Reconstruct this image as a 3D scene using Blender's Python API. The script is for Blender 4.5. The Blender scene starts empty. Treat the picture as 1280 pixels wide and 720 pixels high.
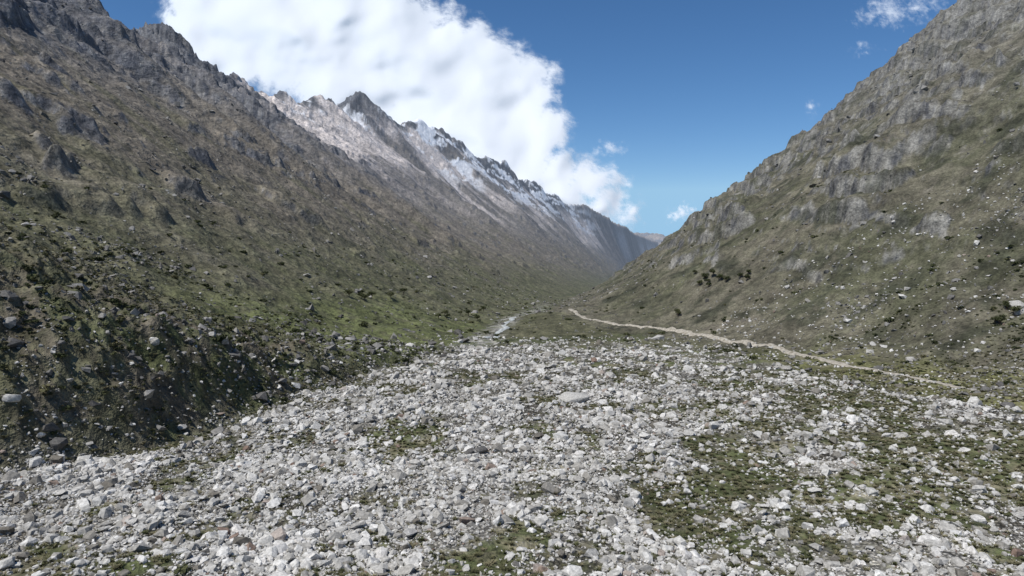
import bpy, bmesh, math, random
import numpy as np
from mathutils import Vector
random.seed(3); rng=np.random.default_rng(7)
sc=bpy.context.scene
sc.view_settings.view_transform='Standard'; sc.view_settings.look='None'; sc.view_settings.exposure=0

# ------------------------------------------------------------------ camera
F=865.0; PITCH=math.radians(4.0)
cam=bpy.data.objects.new("camera",bpy.data.cameras.new("camera")); sc.collection.objects.link(cam)
cam.data.sensor_width=36; cam.data.lens=36*F/1280; cam.data.clip_end=90000; cam.data.clip_start=0.5
cam.location=(0,0,0); cam.rotation_euler=(math.pi/2-PITCH,0,0); sc.camera=cam
def ray(u,v):
    a=(u-640)/F; b=(360-v)/F
    y=math.cos(PITCH)+b*math.sin(PITCH); z=b*math.cos(PITCH)-math.sin(PITCH)
    return a/y, z/y

# ------------------------------------------------------------------ noise
P=rng.permutation(256); P=np.concatenate([P,P,P])
GA=rng.random(256)*2*np.pi; GX=np.cos(GA); GY=np.sin(GA)
def pn(x,y,seed=0):
    xi=np.floor(x).astype(np.int64); yi=np.floor(y).astype(np.int64)
    fx=x-xi; fy=y-yi
    def g(ix,iy,dx,dy):
        h=P[(P[(ix+seed*37)&255]+iy)&255]
        return GX[h]*dx+GY[h]*dy
    u=fx*fx*fx*(fx*(fx*6-15)+10); v=fy*fy*fy*(fy*(fy*6-15)+10)
    a=g(xi,yi,fx,fy); b=g(xi+1,yi,fx-1,fy); c=g(xi,yi+1,fx,fy-1); d=g(xi+1,yi+1,fx-1,fy-1)
    return 1.5*((a+(b-a)*u)*(1-v)+(c+(d-c)*u)*v)
def fbm(x,y,o=4,seed=0,g=.5):
    s=0;a=1;t=0
    for i in range(o):
        s=s+a*pn(x*2**i+i*13.7,y*2**i-i*7.3,seed+i); t+=a; a*=g
    return s/t*1.3
def ridged(x,y,o=4,seed=0,g=.5):
    s=0;a=1;t=0
    for i in range(o):
        s=s+a*(1-2*np.abs(pn(x*2**i+i*5.1,y*2**i+i*9.3,seed+i))); t+=a; a*=g
    return s/t
def puff(x,y,o=4,seed=0,g=.42):
    s=0;a=1;t=0
    for i in range(o):
        s=s+a*np.sqrt(pn(x*2**i+i*5.1,y*2**i+i*9.3,seed+i)**2+.004); t+=a; a*=g
    return s/t
def blur(a,r,n=2):
    for _ in range(n):
        for ax in (0,1):
            p=[(r,r) if i==ax else (0,0) for i in (0,1)]
            c=np.cumsum(np.pad(a,[(q[0]+(1 if q[0] else 0),q[1]) for q in p],mode='edge'),axis=ax)
            w=2*r+1
            if ax==0: a=(c[w:]-c[:-w])/w
            else: a=(c[:,w:]-c[:,:-w])/w
    return a
def S(a,b,x):
    t=np.clip((x-a)/(b-a),0,1); return t*t*(3-2*t)

# ------------------------------------------------------------------ terrain
crest=[(-160,-190,600),(0,-48,850),(60,0,1000),(110,22,1100),(165,38,1200),(210,54,1300),(262,112,1500),(300,118,1900),
(345,135,2200),(372,129,2300),(400,130,2450),(428,144,2600),(440,137,2680),(450,129,2750),(460,138,2820),(472,153,2920),(500,163,3200),(530,163,3500),
(580,184,4000),(620,204,4500),(680,239,5500),(720,255,6500),(760,271,7500),(788,287,9000),(803,295,10500),(822,304,12500)]
CY=np.array([c[2] for c in crest],float); CU=np.array([c[0] for c in crest],float)
CX=np.array([ray(c[0],c[1])[0]*c[2] for c in crest]); CZ=np.array([ray(c[0],c[1])[1]*c[2] for c in crest])
LY=[0,60,87,104,156,200,277,410,600,926,1500,2500,4000,8000,10500,12500]
LX=[-82,-72,-64,-53,-42,-34,-20,-8,15,50,160,330,620,1480,2200,2950]
RY=[0,100,146,215,294,360,420,500,700,1000,1500,2500,4000,8000,10500,12500]
RX=[128,120,110,92,58,30,12,20,40,72,190,380,690,1600,2380,3150]
def floorz(Y): return -25-.06*Y
def height(X,Y,full=False):
    fl=floorz(np.maximum(Y,-100))
    QU=np.interp(Y,CY,CU)                       # length along the left crest line, stretched with distance
    K=1+np.maximum(Y,0)/1400.
    wob=fbm(X/45,Y/45,3,3)*np.clip(np.abs(Y)/40,0,5)
    dL=np.interp(Y,LY,LX)-X+wob; dR=X-np.interp(Y,RY,RX)+wob
    Wc=np.interp(Y,LY,LX)-np.interp(Y,CY,CX); hc=np.interp(Y,CY,CZ)-fl
    ap=70*S(120,200,Y)*S(1000,450,Y)
    dl0=np.maximum(dL,0); de=np.sqrt(dl0*dl0+ap*ap)-ap
    t=np.clip(de/(np.sqrt(Wc*Wc+ap*ap)-ap),0,3)
    g=np.where(t<1,.35*t+.65*t**1.35,1-(t-1)*.9)
    hL=np.maximum(hc*g,-50*(t>1))+np.minimum(dl0,60)*.07*S(120,200,Y)*S(1000,450,Y)
    bm_=S(260,120,Y)*S(150,60,dl0)*S(0,8,dl0)
    bank=S(0,16,dl0)*8.0*S(260,120,Y)*S(150,60,dl0)+bm_*(ridged(X/19,Y/19,5,60,.6)*4.6+fbm(X/5,Y/5,3,64)*1.2)
    hL=np.where(dL>0,hL,0)+bank
    dr=np.maximum(dR,0)
    hR=.70*(np.sqrt(dr*dr+45**2)-45)*(1+.10*S(200,600,dr))
    hR=np.where(hR>700,700-(hR-700)*.3,hR)
    h=np.maximum(hL,hR); left=(dL>0)
    far=S(10500,13300,Y)*(np.interp(X/np.maximum(Y,1),[.10,.18,.2,.24,.3],[700,900,880,820,900])+150*fbm(X/700,Y/700,5,9,.6))
    h=np.maximum(h,far)
    A=np.clip(h/160,0,1)
    wx=X/(260*K)
    big=fbm(QU/70+wx*.5,wx*.8,4,11)
    h=h+big*np.minimum(h*.15,42)*np.minimum(K,2.5)**.6
    gul=ridged(QU/42+wx*.9+.3*fbm(wx*2,QU/60,2,15),wx*1.1,5,17,.52)
    h=h+gul*A*7*K**.7*np.where(left,1.,0)
    gr=ridged(X/120+Y/300,Y/120,4,18); h=h+gr*A*8*(~left)
    rk=fbm(X/66,Y/66,4,23,.62)
    hi=S(.50,.72,t+.12*rk)*S(2600,1600,Y)
    cm=np.where(left,np.maximum(S(.20,.50,rk+.08*A)*.6,hi*S(-.30,.15,rk)),S(-.10,.28,rk+.12*A-.06)*.85)
    L_=np.where(left,27.,22.)
    hh=(h+np.where(left,18,25)*fbm(X/85,Y/120,5,29,.6)+np.where(left,.10,.14)*X)/L_
    fr=hh-np.floor(hh)
    cl=(S(.0,.18,fr)-fr)*L_*.55
    h=h+cl*cm*S(14,55,h)
    riser=S(.26,.10,fr)*cm*S(14,50,h)
    blk=ridged(X/34,Y/34,5,31,.66)
    h=h+blk*A*np.where(left,1.2+3.0*hi,4.6)*(.35+1.1*cm)
    h=h+fbm(X/8,Y/8,3,37,.6)*S(6,40,h)*1.2*(.3+cm)*S(2500,900,Y)
    cr=S(.72,1.0,t)*S(1.4,1.0,t)
    jag=(ridged(QU/30+.5*fbm(QU/17,wx*2,3,46),X/(200*K),6,41,.68)-.30)*(.55+.9*S(-.35,.4,fbm(QU/60,X*0,3,44)))
    h=h+cr*jag*np.interp(Y,[0,1500,3000,5000,8000,10500],[15,30,48,68,64,46])*left
    h=h+ S(0,20,np.maximum(dL,dR)+5)*fbm(X/16,Y/16,4,43,.6)*1.8
    h=h+7*np.exp(-(((X-26)/26)**2+((Y-400)/60)**2))
    fm=S(10,-5,np.maximum(dL,dR))
    h=h+fm*(fbm(X/22,Y/30,4,47,.55)*1.7+fbm(X/3,Y/3,2,53)*.3)
    z=fl+h
    if full: return z,dL,dR,h,t,cm,riser,hi
    return z
def hit(u,v,ymax=3000):
    a,b=ray(u,v); ys=np.geomspace(45,ymax,2500)
    z=height(a*ys,ys); k=np.argmax(z>b*ys); return a*ys[k],ys[k]

ang=np.radians(np.concatenate([np.linspace(-100,-43,50,endpoint=False),np.linspace(-43,43,1120),np.linspace(43,100,51)[1:]]))
rad=np.concatenate([np.geomspace(6,46,22,endpoint=False),np.geomspace(46,15500,960)])
AA,RR=np.meshgrid(ang,rad)
X=RR*np.sin(AA); Y=RR*np.cos(AA)
Z,dL,dR,H,T,CM,RS,HI=height(X,Y,True)
def mk_mesh(name,V,quads):
    me=bpy.data.meshes.new(name); n=len(V); m=len(quads); k=quads.shape[1]
    me.vertices.add(n); me.vertices.foreach_set("co",np.ascontiguousarray(V,dtype=np.float32).ravel())
    me.loops.add(m*k); me.loops.foreach_set("vertex_index",quads.astype(np.int32).ravel())
    me.polygons.add(m); me.polygons.foreach_set("loop_start",np.arange(0,k*m,k,dtype=np.int32))
    try: me.polygons.foreach_set("loop_total",np.full(m,k,dtype=np.int32))
    except Exception: pass
    me.update(calc_edges=True); return me
def grid_quads(nr,nc):
    i=np.arange(nr*nc).reshape(nr,nc)
    return np.stack([i[:-1,:-1],i[:-1,1:],i[1:,1:],i[1:,:-1]],-1).reshape(-1,4)
nr,nc=X.shape
dx_r=np.gradient(X,axis=0);dy_r=np.gradient(Y,axis=0);dz_r=np.gradient(Z,axis=0)
dx_a=np.gradient(X,axis=1);dy_a=np.gradient(Y,axis=1);dz_a=np.gradient(Z,axis=1)
nx=dy_r*dz_a-dz_r*dy_a; ny=dz_r*dx_a-dx_r*dz_a; nz=dx_r*dy_a-dy_r*dx_a
nl=np.sqrt(nx*nx+ny*ny+nz*nz)+1e-9; NZ=np.abs(nz)/nl
def field_mask(X,Y,dL,dR):
    e=fbm(X/25,Y/25,4,71)*9; e2=fbm(X/7,Y/7,3,73)*5
    side=np.minimum(-dL-1,-dR-20*S(50,150,Y)*S(270,200,Y))+e*.8+e2
    return S(-4,7,side)*S(292,238,Y+e*2.6+e2*2)
PATCH=[]
for u,v,r in [(660,665,6),(490,553,7),(800,610,6),(930,545,10),(1080,660,11),(1000,690,9),(700,500,7),(850,485,12),(1040,500,16),(90,705,4),(560,470,12),(1230,570,12),(350,600,3),(910,578,6),(600,700,4),(1180,640,8),(980,590,7),(1150,560,12),(880,640,5),(720,560,5)]:
    a,b=ray(u,v); yy=-25/(b+.06); PATCH.append((a*yy,yy,r))
def green_mask(X,Y):
    g=fbm(X/12,Y/24,6,77,.74)*1.40+.18*S(-15,70,X)+.12*S(120,230,Y)-.05
    w=fbm(X/6,Y/6,4,79,.6)*.8
    for (px,py,r) in PATCH: g=g+.38*np.exp(-(((X-px)/r+w)**2+((Y-py)/(r*1.3)-w)**2))
    return S(-.08,.62,g)
FM=field_mask(X,Y,dL,dR); GM=green_mask(X,Y)
def C(*c): return np.array(c)
def mix(A_,B_,m): return A_*(1-m[...,None])+B_*m[...,None]
n1=fbm(X/60,Y/60,5,81,.6); n2=fbm(X/9,Y/9,5,85,.65); n3=fbm(X/250,Y/250,4,89); n4=fbm(X/2.5,Y/2.5,3,93)
QU=np.interp(Y,CY,CU); K=1+np.maximum(Y,0)/1400.; wx=X/(260*K)
left=(dL>0)&(dL>dR)
shape=X.shape+(3,)
def B(c): return np.broadcast_to(c,shape)
olive=C(.110,.107,.064); green=C(.085,.096,.043); straw=C(.185,.168,.110); brown=C(.190,.165,.134); grey=C(.30,.292,.28)
dark=C(.125,.130,.147); tan=C(.56,.50,.46); stone=C(.42,.405,.37); palegrey=C(.34,.33,.30)
col=mix(B(olive),B(green),S(-.1,.4,n1)); col=mix(col,B(straw),S(.1,.6,n2)*.5)
# left slope
L=mix(B(olive*1.15),B(green*1.1),S(-.2,.3,n2)*.6)
fall=fbm((Y+.35*X)/26,X/160,5,95,.62)
L=mix(L,B(brown),S(0,120,H+60*n1+26*fall+12*n2)*.92)
L=mix(L,B(C(.215,.197,.178)),S(100,330,H+80*n3+40*fall)*S(-.5,.4,fall+.4))
L=mix(L,B(C(.12,.115,.070)),S(.05,.45,fall-.3*n1)*S(350,120,H)*.7)
rockL=mix(B(dark*.85),B(grey*.85),S(-.2,.5,n2+.3*fall))
L=mix(L,mix(B(dark*1.0),B(grey*.8),S(.0,.5,n2+.4*fall)),HI*.8)
L=mix(L,rockL,np.clip(RS*1.4+S(.70,.58,NZ),0,1)*S(30,110,H)*.9)
streak=fbm(QU/11+.8*wx,wx*1.2,5,97,.62)
L=mix(L,B(tan*.62),S(.0,.35,streak+.25*n2)*S(170,300,H+60*n1)*S(300,1300,Y)*.55)
nk=fbm(QU/38,wx*1.5,5,99,.62)
up=S(.72,.88,T+.16*nk)
L=mix(L,mix(B(dark*.75),B(grey*.85),S(-.3,.5,n2+streak)*.55),up*S(8500,5500,Y))
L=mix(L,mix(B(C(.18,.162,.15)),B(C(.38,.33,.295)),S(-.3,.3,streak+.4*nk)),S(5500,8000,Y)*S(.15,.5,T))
tanm=S(-.40,-.05,nk+.35*streak)*S(.62,.74,T+.08*streak)*S(1.0,.95,T+.08*streak)*S(1650,1900,Y)*S(4100,3200,Y)
L=mix(L,B(tan*1.2),tanm*(1-.9*S(.84,.92,T)*S(110,60,np.abs(Y-2760)))*.95)
tan2=S(-.04,.22,streak+.4*nk)*S(.44,.56,T)*S(.90,.78,T)*S(2200,2900,Y)
L=mix(L,B(tan*1.1),tan2*.85)
L=mix(L,B(C(.17,.175,.11)),S(0,.5,n1)*S(500,200,H)*S(2000,4000,Y)*.35)
sn=fbm(QU/24+.5*wx,T*9,6,101,.70)
SNOW=S(.0,.10,sn+.30*(NZ-.62))*S(.60,.76,T+.12*nk)*S(2850,3250,Y)*S(7500,5600,Y)
SNOW=np.maximum(SNOW,S(.12,.25,sn)*S(.84,.93,T)*S(1800,2000,Y)*S(3000,2500,Y)*.8)
L=mix(L,B(C(.85,.87,.9)),SNOW)
# right slope
Rr=mix(B(C(.138,.128,.092)),B(C(.086,.088,.052)),S(-.15,.35,n1+.35*n2)*.85)
Rr=mix(Rr,B(brown*.85),S(0,.5,n2-.2*n1)*.45)
Rr=mix(Rr,B(C(.180,.170,.147)),S(60,250,H+80*n3+45*n1)*.65)
rock=mix(B(palegrey*.72),B(dark*.55),S(-.20,.35,n2+.35*n4))
Rr=mix(Rr,rock,np.clip(RS*1.5+S(.72,.59,NZ+.06*n2),0,1)*S(10,34,H)*.92)
Rr=mix(Rr,B(palegrey*.85),S(.18,.5,n2+.45*n1)*S(20,200,H)*.6)
Rr=mix(Rr,B(C(.050,.053,.034)),S(.05,.38,fbm(X/20,Y/20,5,161,.65))*S(520,60,H)*.8)
slope=S(0,14,np.maximum(dL,dR))
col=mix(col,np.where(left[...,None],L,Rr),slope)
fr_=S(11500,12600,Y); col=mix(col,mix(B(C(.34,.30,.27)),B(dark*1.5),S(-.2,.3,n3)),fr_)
bk=S(-3,2,dL)*S(50,18,dL+10*n2)*S(300,150,Y)
col=mix(col,mix(B(C(.120,.104,.080)),mix(B(olive*1.0),B(green*1.05),S(-.2,.2,n1)),S(-.25,.25,n2)),bk*.85)
mL=S(-4,6,dL)*S(85,45,dL+12*n2)*S(160,210,Y)*S(440,350,Y)
col=mix(col,mix(B(C(.125,.142,.055)),B(olive),S(-.1,.5,n2)),mL*.8)
mR=S(-24,-12,dR)*S(26,8,dR+6*n2)*S(270,190,Y)*S(90,120,Y)
col=mix(col,mix(B(C(.17,.17,.07)),B(straw*.95),S(-.2,.4,n2)),mR*.8)
soil=mix(B(C(.165,.15,.12)),B(C(.31,.295,.265)),S(-.4,.4,n2))
gcol=mix(B(green*1.1),B(straw*.9),S(-.25,.4,n2+n4*.5))
FMg=FM*(1-GM)
col=mix(col,gcol,FM); col=mix(col,soil,FMg)
mid=S(11,3,np.abs(X-(np.interp(Y,LY,LX)+6)-4*n1))*S(230,270,Y)*S(900,420,Y)
col=mix(col,B(stone*.8),mid*S(-.25,.15,n2)*.85)
col=np.clip(col*(1+.25*n4[...,None]),.01,.95)

me=mk_mesh("mountain_valley_terrain",np.stack([X,Y,Z],-1).reshape(-1,3),grid_quads(nr,nc))
ca=me.color_attributes.new("Col",'FLOAT_COLOR','POINT')
ca.data.foreach_set("color",np.concatenate([col,np.ones(X.shape+(1,))],-1).astype(np.float32).ravel())
fa=me.attributes.new("field",'FLOAT','POINT'); fa.data.foreach_set("value",FMg.astype(np.float32).ravel())
fa=me.attributes.new("snow",'FLOAT','POINT'); fa.data.foreach_set("value",(SNOW*left).astype(np.float32).ravel())
me.polygons.foreach_set("use_smooth",np.ones(len(me.polygons),dtype=bool))
if me.polygons[len(me.polygons)//2].normal.z<0: me.flip_normals()
terr=bpy.data.objects.new("mountain_valley_terrain",me); sc.collection.objects.link(terr)

# ------------------------------------------------------------------ materials
def newmat(n):
    m=bpy.data.materials.new(n); m.use_nodes=True; nt=m.node_tree; nt.nodes.clear(); return m,nt
class NT:
    def __init__(s,nt): s.nt=nt
    def n(s,t,**k):
        x=s.nt.nodes.new(t)
        for a,b in k.items(): setattr(x,a,b)
        return x
    def l(s,a,b): s.nt.links.new(a,b)
    def math(s,op,a,b=None,c=None,clamp=False):
        x=s.n('ShaderNodeMath',operation=op); x.use_clamp=clamp
        for i,v in enumerate((a,b,c)):
            if v is None: continue
            if isinstance(v,(int,float)): x.inputs[i].default_value=v
            else: s.l(v,x.inputs[i])
        return x.outputs[0]
    def noise(s,vec,scale,detail=5,rough=.6):
        x=s.n('ShaderNodeTexNoise'); x.inputs['Scale'].default_value=scale; x.inputs['Detail'].default_value=detail; x.inputs['Roughness'].default_value=rough
        s.l(vec,x.inputs['Vector']); return x.outputs['Fac']
    def mixc(s,bt,fac,a,b):
        x=s.n('ShaderNodeMix',data_type='RGBA',blend_type=bt)
        for sock,v in ((x.inputs[0],fac),(x.inputs[6],a),(x.inputs[7],b)):
            if isinstance(v,(int,float,tuple)): sock.default_value=v
            else: s.l(v,sock)
        return x.outputs[2]
    def maprange(s,v,a,b,c,d):
        x=s.n('ShaderNodeMapRange'); s.l(v,x.inputs[0])
        for i,k in enumerate((a,b,c,d)): x.inputs[i+1].default_value=k
        return x.outputs[0]
    def gray(s,v):
        x=s.n('ShaderNodeCombineColor'); [s.l(v,x.inputs[i]) for i in range(3)]; return x.outputs[0]
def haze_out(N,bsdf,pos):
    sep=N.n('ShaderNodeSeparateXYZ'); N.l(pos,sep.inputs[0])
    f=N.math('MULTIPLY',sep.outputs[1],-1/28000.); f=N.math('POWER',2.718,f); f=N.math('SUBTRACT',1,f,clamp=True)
    em=N.n('ShaderNodeEmission'); em.inputs[0].default_value=(.33,.41,.54,1); em.inputs[1].default_value=.95  # distance haze painted on as bluish emission, stronger with world Y
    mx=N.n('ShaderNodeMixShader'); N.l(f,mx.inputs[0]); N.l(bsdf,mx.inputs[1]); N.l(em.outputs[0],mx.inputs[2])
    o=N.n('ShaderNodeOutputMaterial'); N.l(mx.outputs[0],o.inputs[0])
m,nt=newmat("terrain_rock_grass"); N=NT(nt)
geo=N.n('ShaderNodeNewGeometry'); pos=geo.outputs['Position']
at=N.n('ShaderNodeVertexColor',layer_name="Col"); fl=N.n('ShaderNodeAttribute',attribute_name="field"); sw=N.n('ShaderNodeAttribute',attribute_name="snow")
nA=N.noise(pos,1.1,3,.7); nB=N.noise(pos,.16,5,.72); nC=N.noise(pos,.03,4,.72)
c=N.mixc('MULTIPLY',1.0,at.outputs[0],N.gray(N.maprange(nA,.3,.7,.55,1.4)))
c=N.mixc('MULTIPLY',1.0,c,N.gray(N.maprange(nB,.34,.66,.58,1.42)))
c=N.mixc('MULTIPLY',1.0,c,N.gray(N.maprange(nC,.32,.68,.72,1.28)))
c=N.mixc('MIX',N.math('MULTIPLY',sw.outputs['Fac'],.7),c,at.outputs[0])
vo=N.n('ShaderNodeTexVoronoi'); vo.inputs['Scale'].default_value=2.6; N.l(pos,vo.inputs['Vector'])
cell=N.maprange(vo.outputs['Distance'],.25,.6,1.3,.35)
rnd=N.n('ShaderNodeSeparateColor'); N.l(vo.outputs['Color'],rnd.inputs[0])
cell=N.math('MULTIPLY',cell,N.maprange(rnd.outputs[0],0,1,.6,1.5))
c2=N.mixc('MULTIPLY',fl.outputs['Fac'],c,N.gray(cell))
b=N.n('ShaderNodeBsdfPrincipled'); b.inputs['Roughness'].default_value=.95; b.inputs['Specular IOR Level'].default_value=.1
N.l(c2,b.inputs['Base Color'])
hsum=N.math('ADD',N.math('MULTIPLY',nA,.6),N.math('MULTIPLY',nB,2.8))
hsum=N.math('ADD',hsum,N.math('MULTIPLY',nC,11.))
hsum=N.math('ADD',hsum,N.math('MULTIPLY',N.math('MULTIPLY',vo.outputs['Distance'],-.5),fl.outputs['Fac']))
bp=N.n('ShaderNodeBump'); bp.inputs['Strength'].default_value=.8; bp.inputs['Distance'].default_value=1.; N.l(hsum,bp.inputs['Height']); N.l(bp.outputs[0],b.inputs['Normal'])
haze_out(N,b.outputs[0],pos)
me.materials.append(m)

def instmat(name,cols,rough=.9,ns=3.0,transl=0,at_type='INSTANCER'):
    m,nt=newmat(name); N=NT(nt)
    a=N.n('ShaderNodeAttribute',attribute_name="tint",attribute_type=at_type)
    r=N.n('ShaderNodeValToRGB'); N.l(a.outputs['Fac'],r.inputs[0])
    el=r.color_ramp.elements
    while len(el)<len(cols): el.new(.5)
    for i,(p,cc) in enumerate(cols): el[i].position=p; el[i].color=(*cc,1)
    g2=N.n('ShaderNodeNewGeometry'); nz=N.noise(g2.outputs['Position'],ns,3,.7)
    c=N.mixc('MULTIPLY',1.,r.outputs[0],N.gray(N.maprange(nz,.3,.7,.60,1.28)))
    b=N.n('ShaderNodeBsdfPrincipled'); b.inputs['Roughness'].default_value=rough; b.inputs['Specular IOR Level'].default_value=.15
    N.l(c,b.inputs['Base Color'])
    if not transl:
        bp=N.n('ShaderNodeBump'); bp.inputs['Strength'].default_value=.6; bp.inputs['Distance'].default_value=.15; N.l(nz,bp.inputs['Height']); N.l(bp.outputs[0],b.inputs['Normal'])
    o=N.n('ShaderNodeOutputMaterial'); N.l(b.outputs[0],o.inputs[0]); return m
m_stone=instmat("granite_boulder",[(0,(.17,.155,.13)),(.25,(.34,.325,.295)),(.6,(.51,.495,.46)),(.9,(.68,.665,.63)),(.96,(.28,.22,.18)),(1,(.20,.14,.11))],at_type='GEOMETRY')
m_srock=instmat("weathered_rock",[(0,(.10,.095,.09)),(.5,(.20,.193,.18)),(.85,(.31,.298,.278)),(1,(.43,.42,.395))],at_type='GEOMETRY')
m_bush=instmat("shrub_leaves",[(0,(.040,.047,.022)),(.5,(.070,.080,.035)),(.85,(.105,.107,.052)),(1,(.15,.135,.07))],ns=1.5,transl=1)
m_grass=instmat("bunch_grass",[(0,(.08,.088,.038)),(.5,(.13,.125,.065)),(1,(.22,.195,.12))],ns=.8,transl=1)

# ------------------------------------------------------------------ rock shapes, merged into single meshes
def rock_shape(i,lo=11,hi=19):
    r=np.random.default_rng(100+i); bm=bmesh.new()
    sy,sz=r.uniform(.65,1),r.uniform(.5,.85)
    for k in range(r.integers(lo,hi)):
        p=r.normal(size=3); p/=np.linalg.norm(p); p=np.sign(p)*np.abs(p)**.75; p*=r.uniform(.82,1.05)
        bm.verts.new((p[0]*.62,p[1]*sy*.62,p[2]*sz*.62))
    bmesh.ops.convex_hull(bm,input=bm.verts)
    bmesh.ops.delete(bm,geom=[g for g in bm.verts if not g.link_faces],context='VERTS')
    bmesh.ops.triangulate(bm,faces=bm.faces); bmesh.ops.recalc_face_normals(bm,faces=bm.faces)
    bm.verts.index_update()
    V=np.array([v.co[:] for v in bm.verts]); Fc=np.array([[v.index for v in f.verts] for f in bm.faces]); bm.free(); return V,Fc
def merged_rocks(name,shapes,P3,rot,scl,tint,mat):
    idx=rng.integers(0,len(shapes),len(P3)); VV=[];FF=[];TT=[];off=0
    for k,(V,Fc) in enumerate(shapes):
        s=np.where(idx==k)[0]
        if not len(s): continue
        v=V[None]*scl[s][:,None,:]
        cx,sx=np.cos(rot[s,0])[:,None],np.sin(rot[s,0])[:,None]; y=v[...,1]*cx-v[...,2]*sx; z=v[...,1]*sx+v[...,2]*cx; x=v[...,0]
        cy,sy=np.cos(rot[s,1])[:,None],np.sin(rot[s,1])[:,None]; x,z=x*cy+z*sy,-x*sy+z*cy
        cz,sz=np.cos(rot[s,2])[:,None],np.sin(rot[s,2])[:,None]; x,y=x*cz-y*sz,x*sz+y*cz
        v=np.stack([x,y,z],-1)+P3[s][:,None,:]
        VV.append(v.reshape(-1,3).astype(np.float32)); FF.append((Fc[None]+(off+np.arange(len(s))*len(V))[:,None,None]).reshape(-1,3)); TT.append(np.repeat(tint[s],len(V)))
        off+=len(s)*len(V)
    me=mk_mesh(name,np.concatenate(VV),np.concatenate(FF))
    a=me.attributes.new("tint",'FLOAT','POINT'); a.data.foreach_set("value",np.concatenate(TT).astype(np.float32))
    me.polygons.foreach_set("use_smooth",np.zeros(len(me.polygons),dtype=bool))
    me.materials.append(mat); ob=bpy.data.objects.new(name,me); sc.collection.objects.link(ob); print(name,len(P3),len(me.polygons)); return ob
def leaf_mesh(i,mat,n=110,flat=.75,lobes=5,leaf=.16,mat2=None,trunk=False):
    r=np.random.default_rng(300+i); V=[];Fc=[]
    cs=[(r.uniform(-.45,.45),r.uniform(-.45,.45),r.uniform(.25,.6)*flat,r.uniform(.28,.5)) for _ in range(lobes)]
    if trunk: cs=[(a*.9,b_*.9,.55+c_,d_*.8) for a,b_,c_,d_ in cs]
    for k in range(n):
        c=cs[r.integers(lobes)]; p=r.normal(size=3); p/=np.linalg.norm(p); p*=c[3]*r.uniform(.6,1.1)
        q=np.array([c[0],c[1],c[2]])+p*np.array([1,1,.8]); q[2]=max(q[2],.02)
        a=r.normal(size=3);a/=np.linalg.norm(a); bb=np.cross(a,r.normal(size=3));bb/=np.linalg.norm(bb)+1e-6
        s=leaf*r.uniform(.6,1.4); j=len(V)
        V+= [tuple(q+a*s),tuple(q+bb*s*.8),tuple(q-a*s),tuple(q-bb*s*.8)]; Fc.append((j,j+1,j+2,j+3))
    nl=len(Fc)
    if trunk:
        def limb(p0,p1,r0,r1):
            p0=np.array(p0);p1=np.array(p1);j=len(V)
            for p,rr in ((p0,r0),(p1,r1)):
                for t in range(6): V.append((p[0]+rr*math.cos(t*1.047),p[1]+rr*math.sin(t*1.047),p[2]))
            for t in range(6): Fc.append((j+t,j+(t+1)%6,j+6+(t+1)%6,j+6+t))
        limb((0,0,-.1),(.03,.02,.5),.06,.04)
        for c in cs: limb((.03,.02,.42),(c[0],c[1],c[2]),.035,.012)
    me=bpy.data.meshes.new("shrub_shape"); me.from_pydata(V,[],Fc); me.materials.append(mat)
    if trunk:
        me.materials.append(mat2)
        for k in range(nl,len(Fc)): me.polygons[k].material_index=1
    return me
def tuft_mesh(i,mat,n=40):
    r=np.random.default_rng(500+i); V=[];Fc=[]
    for k in range(n):
        a=r.uniform(0,6.28);rr=r.uniform(0,.3);b=r.uniform(0,6.28); l=r.uniform(.5,1.0); o=r.uniform(.15,.7)
        p=np.array([rr*math.cos(a),rr*math.sin(a),-.03]); w=np.array([math.sin(b),-math.cos(b),0])*.055
        m_=p+np.array([math.cos(b)*o*.4,math.sin(b)*o*.4,l*.6]); e=p+np.array([math.cos(b)*o,math.sin(b)*o,l*.85])
        j=len(V); V+=[tuple(p-w),tuple(p+w),tuple(m_+w*.8),tuple(m_-w*.8),tuple(e)]; Fc+=[(j,j+1,j+2,j+3),(j+3,j+2,j+4)]
    me=bpy.data.meshes.new("tuft_shape"); me.from_pydata(V,[],Fc); me.materials.append(mat); return me
def srccol(name,meshes):
    c=bpy.data.collections.new(name)
    for i,me_ in enumerate(meshes):
        o=bpy.data.objects.new("%s_%02d"%(name,i),me_); c.objects.link(o)
    return c
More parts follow.
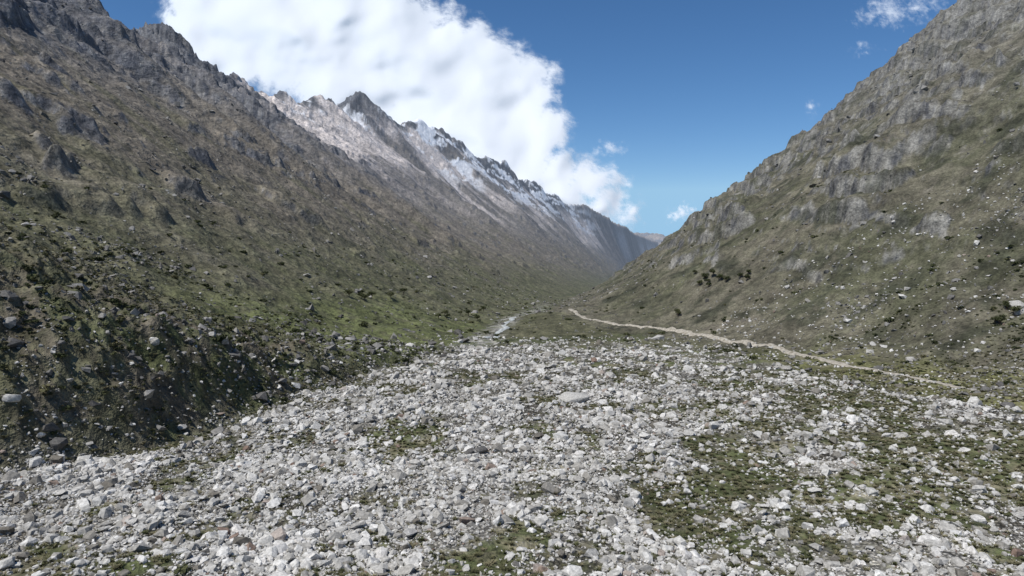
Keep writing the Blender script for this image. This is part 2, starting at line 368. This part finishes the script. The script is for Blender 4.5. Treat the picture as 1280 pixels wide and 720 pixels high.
def scatter(name,col_,P3,rot,scl,tint,nvar):
    me=bpy.data.meshes.new(name); n=len(P3); me.vertices.add(n); me.vertices.foreach_set("co",P3.astype(np.float32).ravel())
    for an,ty,dat,key in (("rot",'FLOAT_VECTOR',rot,"vector"),("scl",'FLOAT_VECTOR',scl,"vector"),("tint",'FLOAT',tint,"value")):
        a=me.attributes.new(an,ty,'POINT'); a.data.foreach_set(key,dat.astype(np.float32).ravel())
    a=me.attributes.new("idx",'INT','POINT'); a.data.foreach_set("value",rng.integers(0,nvar,n).astype(np.int32))
    ob=bpy.data.objects.new(name,me); sc.collection.objects.link(ob)
    ng=bpy.data.node_groups.new(name+"_nodes",'GeometryNodeTree')
    ng.interface.new_socket("Geometry",in_out='INPUT',socket_type='NodeSocketGeometry'); ng.interface.new_socket("Geometry",in_out='OUTPUT',socket_type='NodeSocketGeometry')
    gi=ng.nodes.new('NodeGroupInput'); go=ng.nodes.new('NodeGroupOutput'); ip=ng.nodes.new('GeometryNodeInstanceOnPoints'); ci=ng.nodes.new('GeometryNodeCollectionInfo')
    ci.inputs['Collection'].default_value=col_; ci.inputs['Separate Children'].default_value=True; ci.inputs['Reset Children'].default_value=True
    def na(n_,t):
        x=ng.nodes.new('GeometryNodeInputNamedAttribute'); x.data_type=t; x.inputs['Name'].default_value=n_
        return x.outputs['Attribute']
    L_=ng.links.new
    L_(gi.outputs[0],ip.inputs['Points']); L_(ci.outputs[0],ip.inputs['Instance']); ip.inputs['Pick Instance'].default_value=True
    L_(na("idx",'INT'),ip.inputs['Instance Index']); L_(na("rot",'FLOAT_VECTOR'),ip.inputs['Rotation']); L_(na("scl",'FLOAT_VECTOR'),ip.inputs['Scale'])
    L_(ip.outputs[0],go.inputs[0])
    md=ob.modifiers.new("instances",'NODES'); md.node_group=ng; return ob
def fan(n,y0,y1,amax=.84):
    y=np.sqrt(y0**2+(y1**2-y0**2)*rng.random(n)); return rng.uniform(-amax,amax,n)*y, y

shA=[rock_shape(i) for i in range(16)]; shF=[rock_shape(80+i,8,12) for i in range(12)]
m_bark,_nt=newmat("bark"); _N=NT(_nt); _b=_N.n('ShaderNodeBsdfPrincipled'); _b.inputs['Base Color'].default_value=(.10,.06,.04,1); _o=_N.n('ShaderNodeOutputMaterial'); _N.l(_b.outputs[0],_o.inputs[0])
bushes=srccol("shrub",[leaf_mesh(i,m_bush) for i in range(6)])
treesC=srccol("quenual_tree",[leaf_mesh(20+i,m_bush,420,1.1,7,.085,m_bark,True) for i in range(4)])
tufts=srccol("tuft",[tuft_mesh(i,m_grass) for i in range(5)])

def sizes(n,lo,hi,p):
    u=rng.random(n); return (lo**-p+(hi**-p-lo**-p)*u)**(-1/p)
XS=[];YS=[];SS=[]
for (n,y0,y1,lo,hi,p) in ((150000,46,100,.17,1.7,2.15),(110000,100,175,.27,2.1,2.2),(66000,175,300,.48,2.8,2.4)):
    x,y=fan(n,y0,y1); s=sizes(n,lo,hi,p)
    z,dl,dr,h_,_,_,_,_=height(x,y,True); f=field_mask(x,y,dl,dr); g=green_mask(x,y)
    dens=.18+.82*S(-.35,.25,fbm(x/8,y/14,5,111,.65)-.12*S(0,60,x))
    keep=rng.random(n)<np.maximum(f*(1-.86*g)*dens,.06*S(-26,-3,-dl)*(f<.5))
    XS.append(x[keep]);YS.append(y[keep]);SS.append(s[keep])
x=np.concatenate(XS);y=np.concatenate(YS);s=np.concatenate(SS); z=height(x,y); n=len(x)
scl=s[:,None]*rng.uniform(.8,1.2,(n,3)); rot=rng.uniform(-.45,.45,(n,3)); rot[:,2]=rng.uniform(0,6.28,n)
tint=np.clip(.52+.25*rng.normal(size=n)+.22*fbm(x/14,y/14,4,121),.0,.91); o=rng.random(n)<.02; tint[o]=rng.uniform(.94,1,o.sum())
merged_rocks("boulder_field",shA,np.stack([x,y,z+s*.12],-1),rot,scl,tint,m_stone)

XS=[];YS=[];SS=[];ZS=[]
for (n,y0,y1,lo,hi,p) in ((38000,55,260,.35,3.0,1.9),(50000,200,1000,.8,5.5,2.4)):
    x,y=fan(n,y0,y1); s=sizes(n,lo,hi,p); z,dl,dr,h_,_,cm,_,_=height(x,y,True)
    f=field_mask(x,y,dl,dr); cl=S(-.05,.5,fbm(x/28,y/28,4,131,.6)); bkm=S(-6,2,dl)*S(45,15,dl)*S(300,200,y)
    keep=(rng.random(n)<(1-f)*np.clip(.07+.6*cl+.7*bkm,0,1))&(h_<330)
    XS.append(x[keep]);YS.append(y[keep]);SS.append(s[keep]);ZS.append(z[keep])
x=np.concatenate(XS);y=np.concatenate(YS);s=np.concatenate(SS);z=np.concatenate(ZS);n=len(x)
rot=rng.uniform(-.4,.4,(n,3)); rot[:,2]=rng.uniform(0,6.28,n)
merged_rocks("scattered_slope_rocks",shF,np.stack([x,y,z+s*.05],-1),rot,s[:,None]*rng.uniform(.75,1.25,(n,3)),rng.random(n)**1.05,m_srock)

XS=[];YS=[];SS=[];ZS=[]
for (n,y0,y1,lo,hi,p) in ((20000,50,250,.4,2.2,1.9),(22000,200,900,.8,2.8,2.1)):
    x,y=fan(n,y0,y1); s=sizes(n,lo,hi,p); z,dl,dr,h_,_,cm,_,_=height(x,y,True)
    f=field_mask(x,y,dl,dr); g=green_mask(x,y); cl=S(.05,.55,fbm(x/22,y/22,4,141,.6)); low=S(110,25,h_)
    bkm=S(-6,4,dl)*S(50,20,dl)*S(300,150,y)
    keep=rng.random(n)<np.where(f>.5,.16*g,(.05+.7*cl)*low+.40*bkm)
    XS.append(x[keep]);YS.append(y[keep]);SS.append(np.where(f[keep]>.5,s[keep]*.6,s[keep]));ZS.append(z[keep])
x=np.concatenate(XS);y=np.concatenate(YS);s=np.concatenate(SS);z=np.concatenate(ZS);n=len(x); print("shrubs",n)
rot=np.zeros((n,3)); rot[:,2]=rng.uniform(0,6.28,n)
scatter("shrubs",bushes,np.stack([x,y,z-.05*s],-1),rot,s[:,None]*rng.uniform(.8,1.2,(n,3))*np.array([1,1,.8]),np.clip(rng.normal(.45,.28,n),0,1),6)

n=42000; x,y=fan(n,46,190); z,dl,dr,h_,_,cm,_,_=height(x,y,True); f=field_mask(x,y,dl,dr); g=green_mask(x,y)
keep=rng.random(n)<np.where(f>.5,.10+.8*g,.40); x=x[keep];y=y[keep];z=z[keep];n=len(x)
s=rng.uniform(.25,.65,n); rot=np.zeros((n,3)); rot[:,2]=rng.uniform(0,6.28,n)
scatter("grass_tufts",tufts,np.stack([x,y,z],-1),rot,np.stack([s*1.4,s*1.4,s*.7],-1),rng.random(n),5)

TP=[]
for (u,v,du,dv,k) in ((885,352,20,10,9),(935,350,10,8,4),(1262,400,14,10,5),(845,395,10,4,2),(470,374,30,4,8),(560,398,40,6,8)):
    for _ in range(k):
        TP.append(hit(u+random.gauss(0,du*.6),v+random.gauss(0,dv*.6)))
TP=np.array(TP); x,y=TP[:,0],TP[:,1]; z=height(x,y); n=len(x); s=rng.uniform(1.6,3.0,n)*np.clip(y/300,.6,1.6)**.5
rot=np.zeros((n,3)); rot[:,2]=rng.uniform(0,6.28,n)
scatter("tree_thickets",treesC,np.stack([x,y,z],-1),rot,np.stack([s,s,s*.8],-1),rng.uniform(.2,.8,n),4)

for (u,v,s,i,mt,tv) in ((720,503,5.2,3,m_stone,.5),(600,566,1.9,45,m_srock,.2),(588,568,1.6,42,m_srock,.1),(1270,384,3.6,5,m_stone,.4),(1276,392,2.6,9,m_stone,.3),(15,500,1.5,7,m_stone,.5)):
    X0,Y0=hit(u,v); V_,F_=rock_shape(i+60,16,28)
    me_=mk_mesh("large_boulder",V_,F_); a=me_.attributes.new("tint",'FLOAT','POINT'); a.data.foreach_set("value",np.full(len(V_),tv,dtype=np.float32)); me_.materials.append(mt)
    o=bpy.data.objects.new("large_boulder",me_); sc.collection.objects.link(o)
    o.location=(X0,Y0,float(height(np.array([X0]),np.array([Y0]))[0])+s*.15); o.scale=(s*1.2,s,s); o.rotation_euler=(.2,.1,i)
    bv=o.modifiers.new("bevel",'BEVEL'); bv.width=.03; bv.segments=2

# ------------------------------------------------------------------ draped strips: dirt path and stream
def strip(name,W,width,lift,mat,seed):
    seg=np.concatenate([[0],np.cumsum(np.linalg.norm(np.diff(W,axis=0),axis=1))]); tt=np.arange(0,seg[-1],.8)
    px=np.interp(tt,seg,W[:,0]); py=np.interp(tt,seg,W[:,1])
    k=np.ones(15)/15; pxs=np.convolve(np.pad(px,7,'edge'),k,'valid'); pys=np.convolve(np.pad(py,7,'edge'),k,'valid')
    tx=np.gradient(pxs);ty=np.gradient(pys);ln=np.hypot(tx,ty)+1e-6; nxx=-ty/ln;nyy=tx/ln
    wd=width*(1+.4*fbm(tt/6,tt*0,3,seed)); rows=[]
    for o_ in np.linspace(-1,1,7):
        x=pxs+nxx*wd*o_*(1+.15*fbm(tt/2,tt*0+o_,2,seed+4)); y=pys+nyy*wd*o_
        rows.append(np.stack([x,y,height(x,y)+lift-(lift-.05)*abs(o_)**3],-1))
    pm=mk_mesh(name,np.stack(rows,0).reshape(-1,3),grid_quads(7,len(tt)))
    if pm.polygons[0].normal.z<0: pm.flip_normals()
    pm.materials.append(mat); po=bpy.data.objects.new(name,pm); sc.collection.objects.link(po)
def rampmat(name,s,c0,c1,rough):
    m,nt=newmat(name); N=NT(nt); g=N.n('ShaderNodeNewGeometry'); nz_=N.noise(g.outputs['Position'],s,6,.7)
    r=N.n('ShaderNodeValToRGB'); r.color_ramp.elements[0].position=.35; r.color_ramp.elements[0].color=c0; r.color_ramp.elements[1].position=.65; r.color_ramp.elements[1].color=c1
    N.l(nz_,r.inputs[0]); b=N.n('ShaderNodeBsdfPrincipled'); b.inputs['Roughness'].default_value=rough; N.l(r.outputs[0],b.inputs['Base Color'])
    bp=N.n('ShaderNodeBump'); bp.inputs['Distance'].default_value=.2; N.l(nz_,bp.inputs['Height']); N.l(bp.outputs[0],b.inputs['Normal'])
    o=N.n('ShaderNodeOutputMaterial'); N.l(b.outputs[0],o.inputs[0]); return m
pp=[(712,386),(722,393),(742,400),(770,405),(800,409),(830,412),(862,417),(900,424),(940,430),(980,438),(1020,448),(1060,458),(1100,465),(1150,474),(1190,482),(1235,490)]
strip("dirt_path",np.array([hit(*p) for p in pp]),1.4,.35,rampmat("pale_dirt",.9,(.20,.175,.13,1),(.50,.46,.39,1),.95),151)
strip("mountain_stream",np.array([(-12,285),(-6,305),(-10,322),(-2,345),(-5,365),(1,390),(-1,412),(7,440)],float),1.3,.4,rampmat("white_water",.7,(.24,.26,.24,1),(.64,.65,.62,1),.5),171)

# ------------------------------------------------------------------ clouds (leaning relief banks, 13-20 km away)
def cloud(name,blobs,u0,u1,v0,v1,step,D,relief,nscale,wisp=False,seed=0):
    us=np.arange(u0,u1,step); vs=np.arange(v0,v1,step); U,V=np.meshgrid(us,vs)
    wu=U+14*fbm(U/60,V/60,4,201+seed)*nscale; wv=V+14*fbm(U/60,V/60,4,207+seed)*nscale
    acc=0; f=np.full(U.shape,-1.0); SHT=15*nscale
    for (bu,bv,R,*e) in blobs:
        q=e[0] if e else 1.
        r=np.hypot((wu-bu),(wv-bv)*q); f=np.maximum(f,(R-r)/60.); acc=acc+np.exp(np.clip((R-r),-200,200)/SHT)
    sm=SHT*np.log(acc+1e-9)/60.
    big=fbm(wu/(130*nscale),wv/(90*nscale),2,240+seed)
    pf=puff(wu/(92*nscale),wv/(70*nscale),4,211+seed,.45)
    if not wisp: pf=blur(pf,5,2)
    fe=f+.38*(puff(U/(34*nscale),V/(34*nscale),4,231+seed,.5)-.25)+.13*fbm(U/(14*nscale),V/(14*nscale),5,217+seed,.68)*(2.5 if wisp else 1)
    if wisp: al=S(.0,.6,fe)*.5
    else: al=S(-.06,.40,fe)
    th=np.sqrt(np.clip(sm+.1,0,None)+.03)
    dep=D+(330-V)*23-relief*.80*th-relief*.80*pf*np.clip(th,0,1)-relief*.30*big
    if not wisp: dep=blur(dep,2,2)
    a=(U-640)/F; b=(360-V)/F
    yy=np.cos(PITCH)+b*np.sin(PITCH); zz=b*np.cos(PITCH)-np.sin(PITCH)
    Pt=np.stack([a/yy*dep,dep,zz/yy*dep],-1)
    q=grid_quads(*U.shape); kf=(al.ravel()[q].max(1)>.002); q=q[kf]
    used=np.unique(q); mp=np.zeros(U.size,int); mp[used]=np.arange(len(used))
    cm_=mk_mesh(name,Pt.reshape(-1,3)[used],mp[q])
    at_=cm_.attributes.new("alpha",'FLOAT','POINT'); at_.data.foreach_set("value",al.ravel()[used].astype(np.float32))
    cm_.polygons.foreach_set("use_smooth",np.ones(len(cm_.polygons),dtype=bool))
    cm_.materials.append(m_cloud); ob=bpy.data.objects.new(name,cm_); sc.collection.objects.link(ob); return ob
m_cloud,nt=newmat("cloud_vapour"); N=NT(nt)
a=N.n('ShaderNodeAttribute',attribute_name="alpha"); g=N.n('ShaderNodeNewGeometry')
nz_=N.noise(g.outputs['Position'],.0025,8,.68)
al=N.math('ADD',a.outputs['Fac'],N.math('MULTIPLY',N.math('SUBTRACT',nz_,.5),N.math('MULTIPLY',N.math('SUBTRACT',1.0,a.outputs['Fac']),N.math('MULTIPLY',a.outputs['Fac'],8.0))),clamp=True)
d=N.n('ShaderNodeBsdfDiffuse'); d.inputs[0].default_value=(.58,.585,.595,1); tr=N.n('ShaderNodeBsdfTranslucent'); tr.inputs[0].default_value=(.6,.62,.65,1)
ms=N.n('ShaderNodeMixShader'); ms.inputs[0].default_value=.2; N.l(d.outputs[0],ms.inputs[1]); N.l(tr.outputs[0],ms.inputs[2])
em=N.n('ShaderNodeEmission'); em.inputs[0].default_value=(.90,.93,1,1); em.inputs[1].default_value=.28  # added self-glow, stands in for sunlight scattered inside the cloud
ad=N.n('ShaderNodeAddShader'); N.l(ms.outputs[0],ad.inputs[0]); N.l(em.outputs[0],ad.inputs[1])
tp=N.n('ShaderNodeBsdfTransparent'); mx=N.n('ShaderNodeMixShader'); N.l(al,mx.inputs[0]); N.l(tp.outputs[0],mx.inputs[1]); N.l(ad.outputs[0],mx.inputs[2])
o=N.n('ShaderNodeOutputMaterial'); N.l(mx.outputs[0],o.inputs[0])
blobs=[(238,40,50),(300,45,72),(370,45,85),(430,20,90),(330,-20,90),(250,0,55),(475,60,95),(530,80,80),(555,60,55),(600,95,72),(625,150,72),(560,140,90),
(655,115,48),(670,165,45),(700,220,42),(735,230,34),(765,246,26),(786,264,18),(640,205,66),(700,245,44),(450,110,70),(265,72,40),(480,0,50),(340,75,50),(752,262,30),(410,100,55)]
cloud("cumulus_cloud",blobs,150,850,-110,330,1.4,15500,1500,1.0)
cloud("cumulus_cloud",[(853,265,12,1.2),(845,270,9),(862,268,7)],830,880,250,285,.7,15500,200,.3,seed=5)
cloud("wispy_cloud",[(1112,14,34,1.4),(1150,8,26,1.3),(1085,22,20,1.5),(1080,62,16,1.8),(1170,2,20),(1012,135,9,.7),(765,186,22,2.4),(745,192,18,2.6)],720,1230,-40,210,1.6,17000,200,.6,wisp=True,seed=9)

# ------------------------------------------------------------------ light
sv=Vector((-.41,-.31,.86)).normalized(); el=math.asin(sv.z); az=math.atan2(sv.x,sv.y)
sun=bpy.data.objects.new("sun",bpy.data.lights.new("sun",'SUN')); sc.collection.objects.link(sun)
sun.data.energy=4.3; sun.data.angle=math.radians(.53); sun.data.color=(1,.97,.92)
sun.rotation_euler=sv.to_track_quat('Z','Y').to_euler()
w=bpy.data.worlds.new("World"); sc.world=w; w.use_nodes=True; nt=w.node_tree; nt.nodes.clear(); N=NT(nt)
sk=N.n('ShaderNodeTexSky',sky_type='NISHITA'); sk.sun_disc=False; sk.sun_elevation=el; sk.sun_rotation=az%(2*math.pi); sk.altitude=2500; sk.air_density=1.0; sk.dust_density=0.0; sk.ozone_density=4.0
tc=N.n('ShaderNodeTexCoord'); sp=N.n('ShaderNodeSeparateXYZ'); N.l(tc.outputs['Generated'],sp.inputs[0]); cb=N.n('ShaderNodeCombineXYZ')
N.l(sp.outputs[0],cb.inputs[0]); N.l(sp.outputs[1],cb.inputs[1]); N.l(N.math('MAXIMUM',sp.outputs[2],.07),cb.inputs[2]); N.l(cb.outputs[0],sk.inputs[0])
hs=N.n('ShaderNodeHueSaturation'); hs.inputs['Saturation'].default_value=1.17; N.l(sk.outputs[0],hs.inputs['Color'])
bg=N.n('ShaderNodeBackground'); bg.inputs[1].default_value=.105; N.l(hs.outputs[0],bg.inputs[0]); o=N.n('ShaderNodeOutputWorld'); N.l(bg.outputs[0],o.inputs[0])
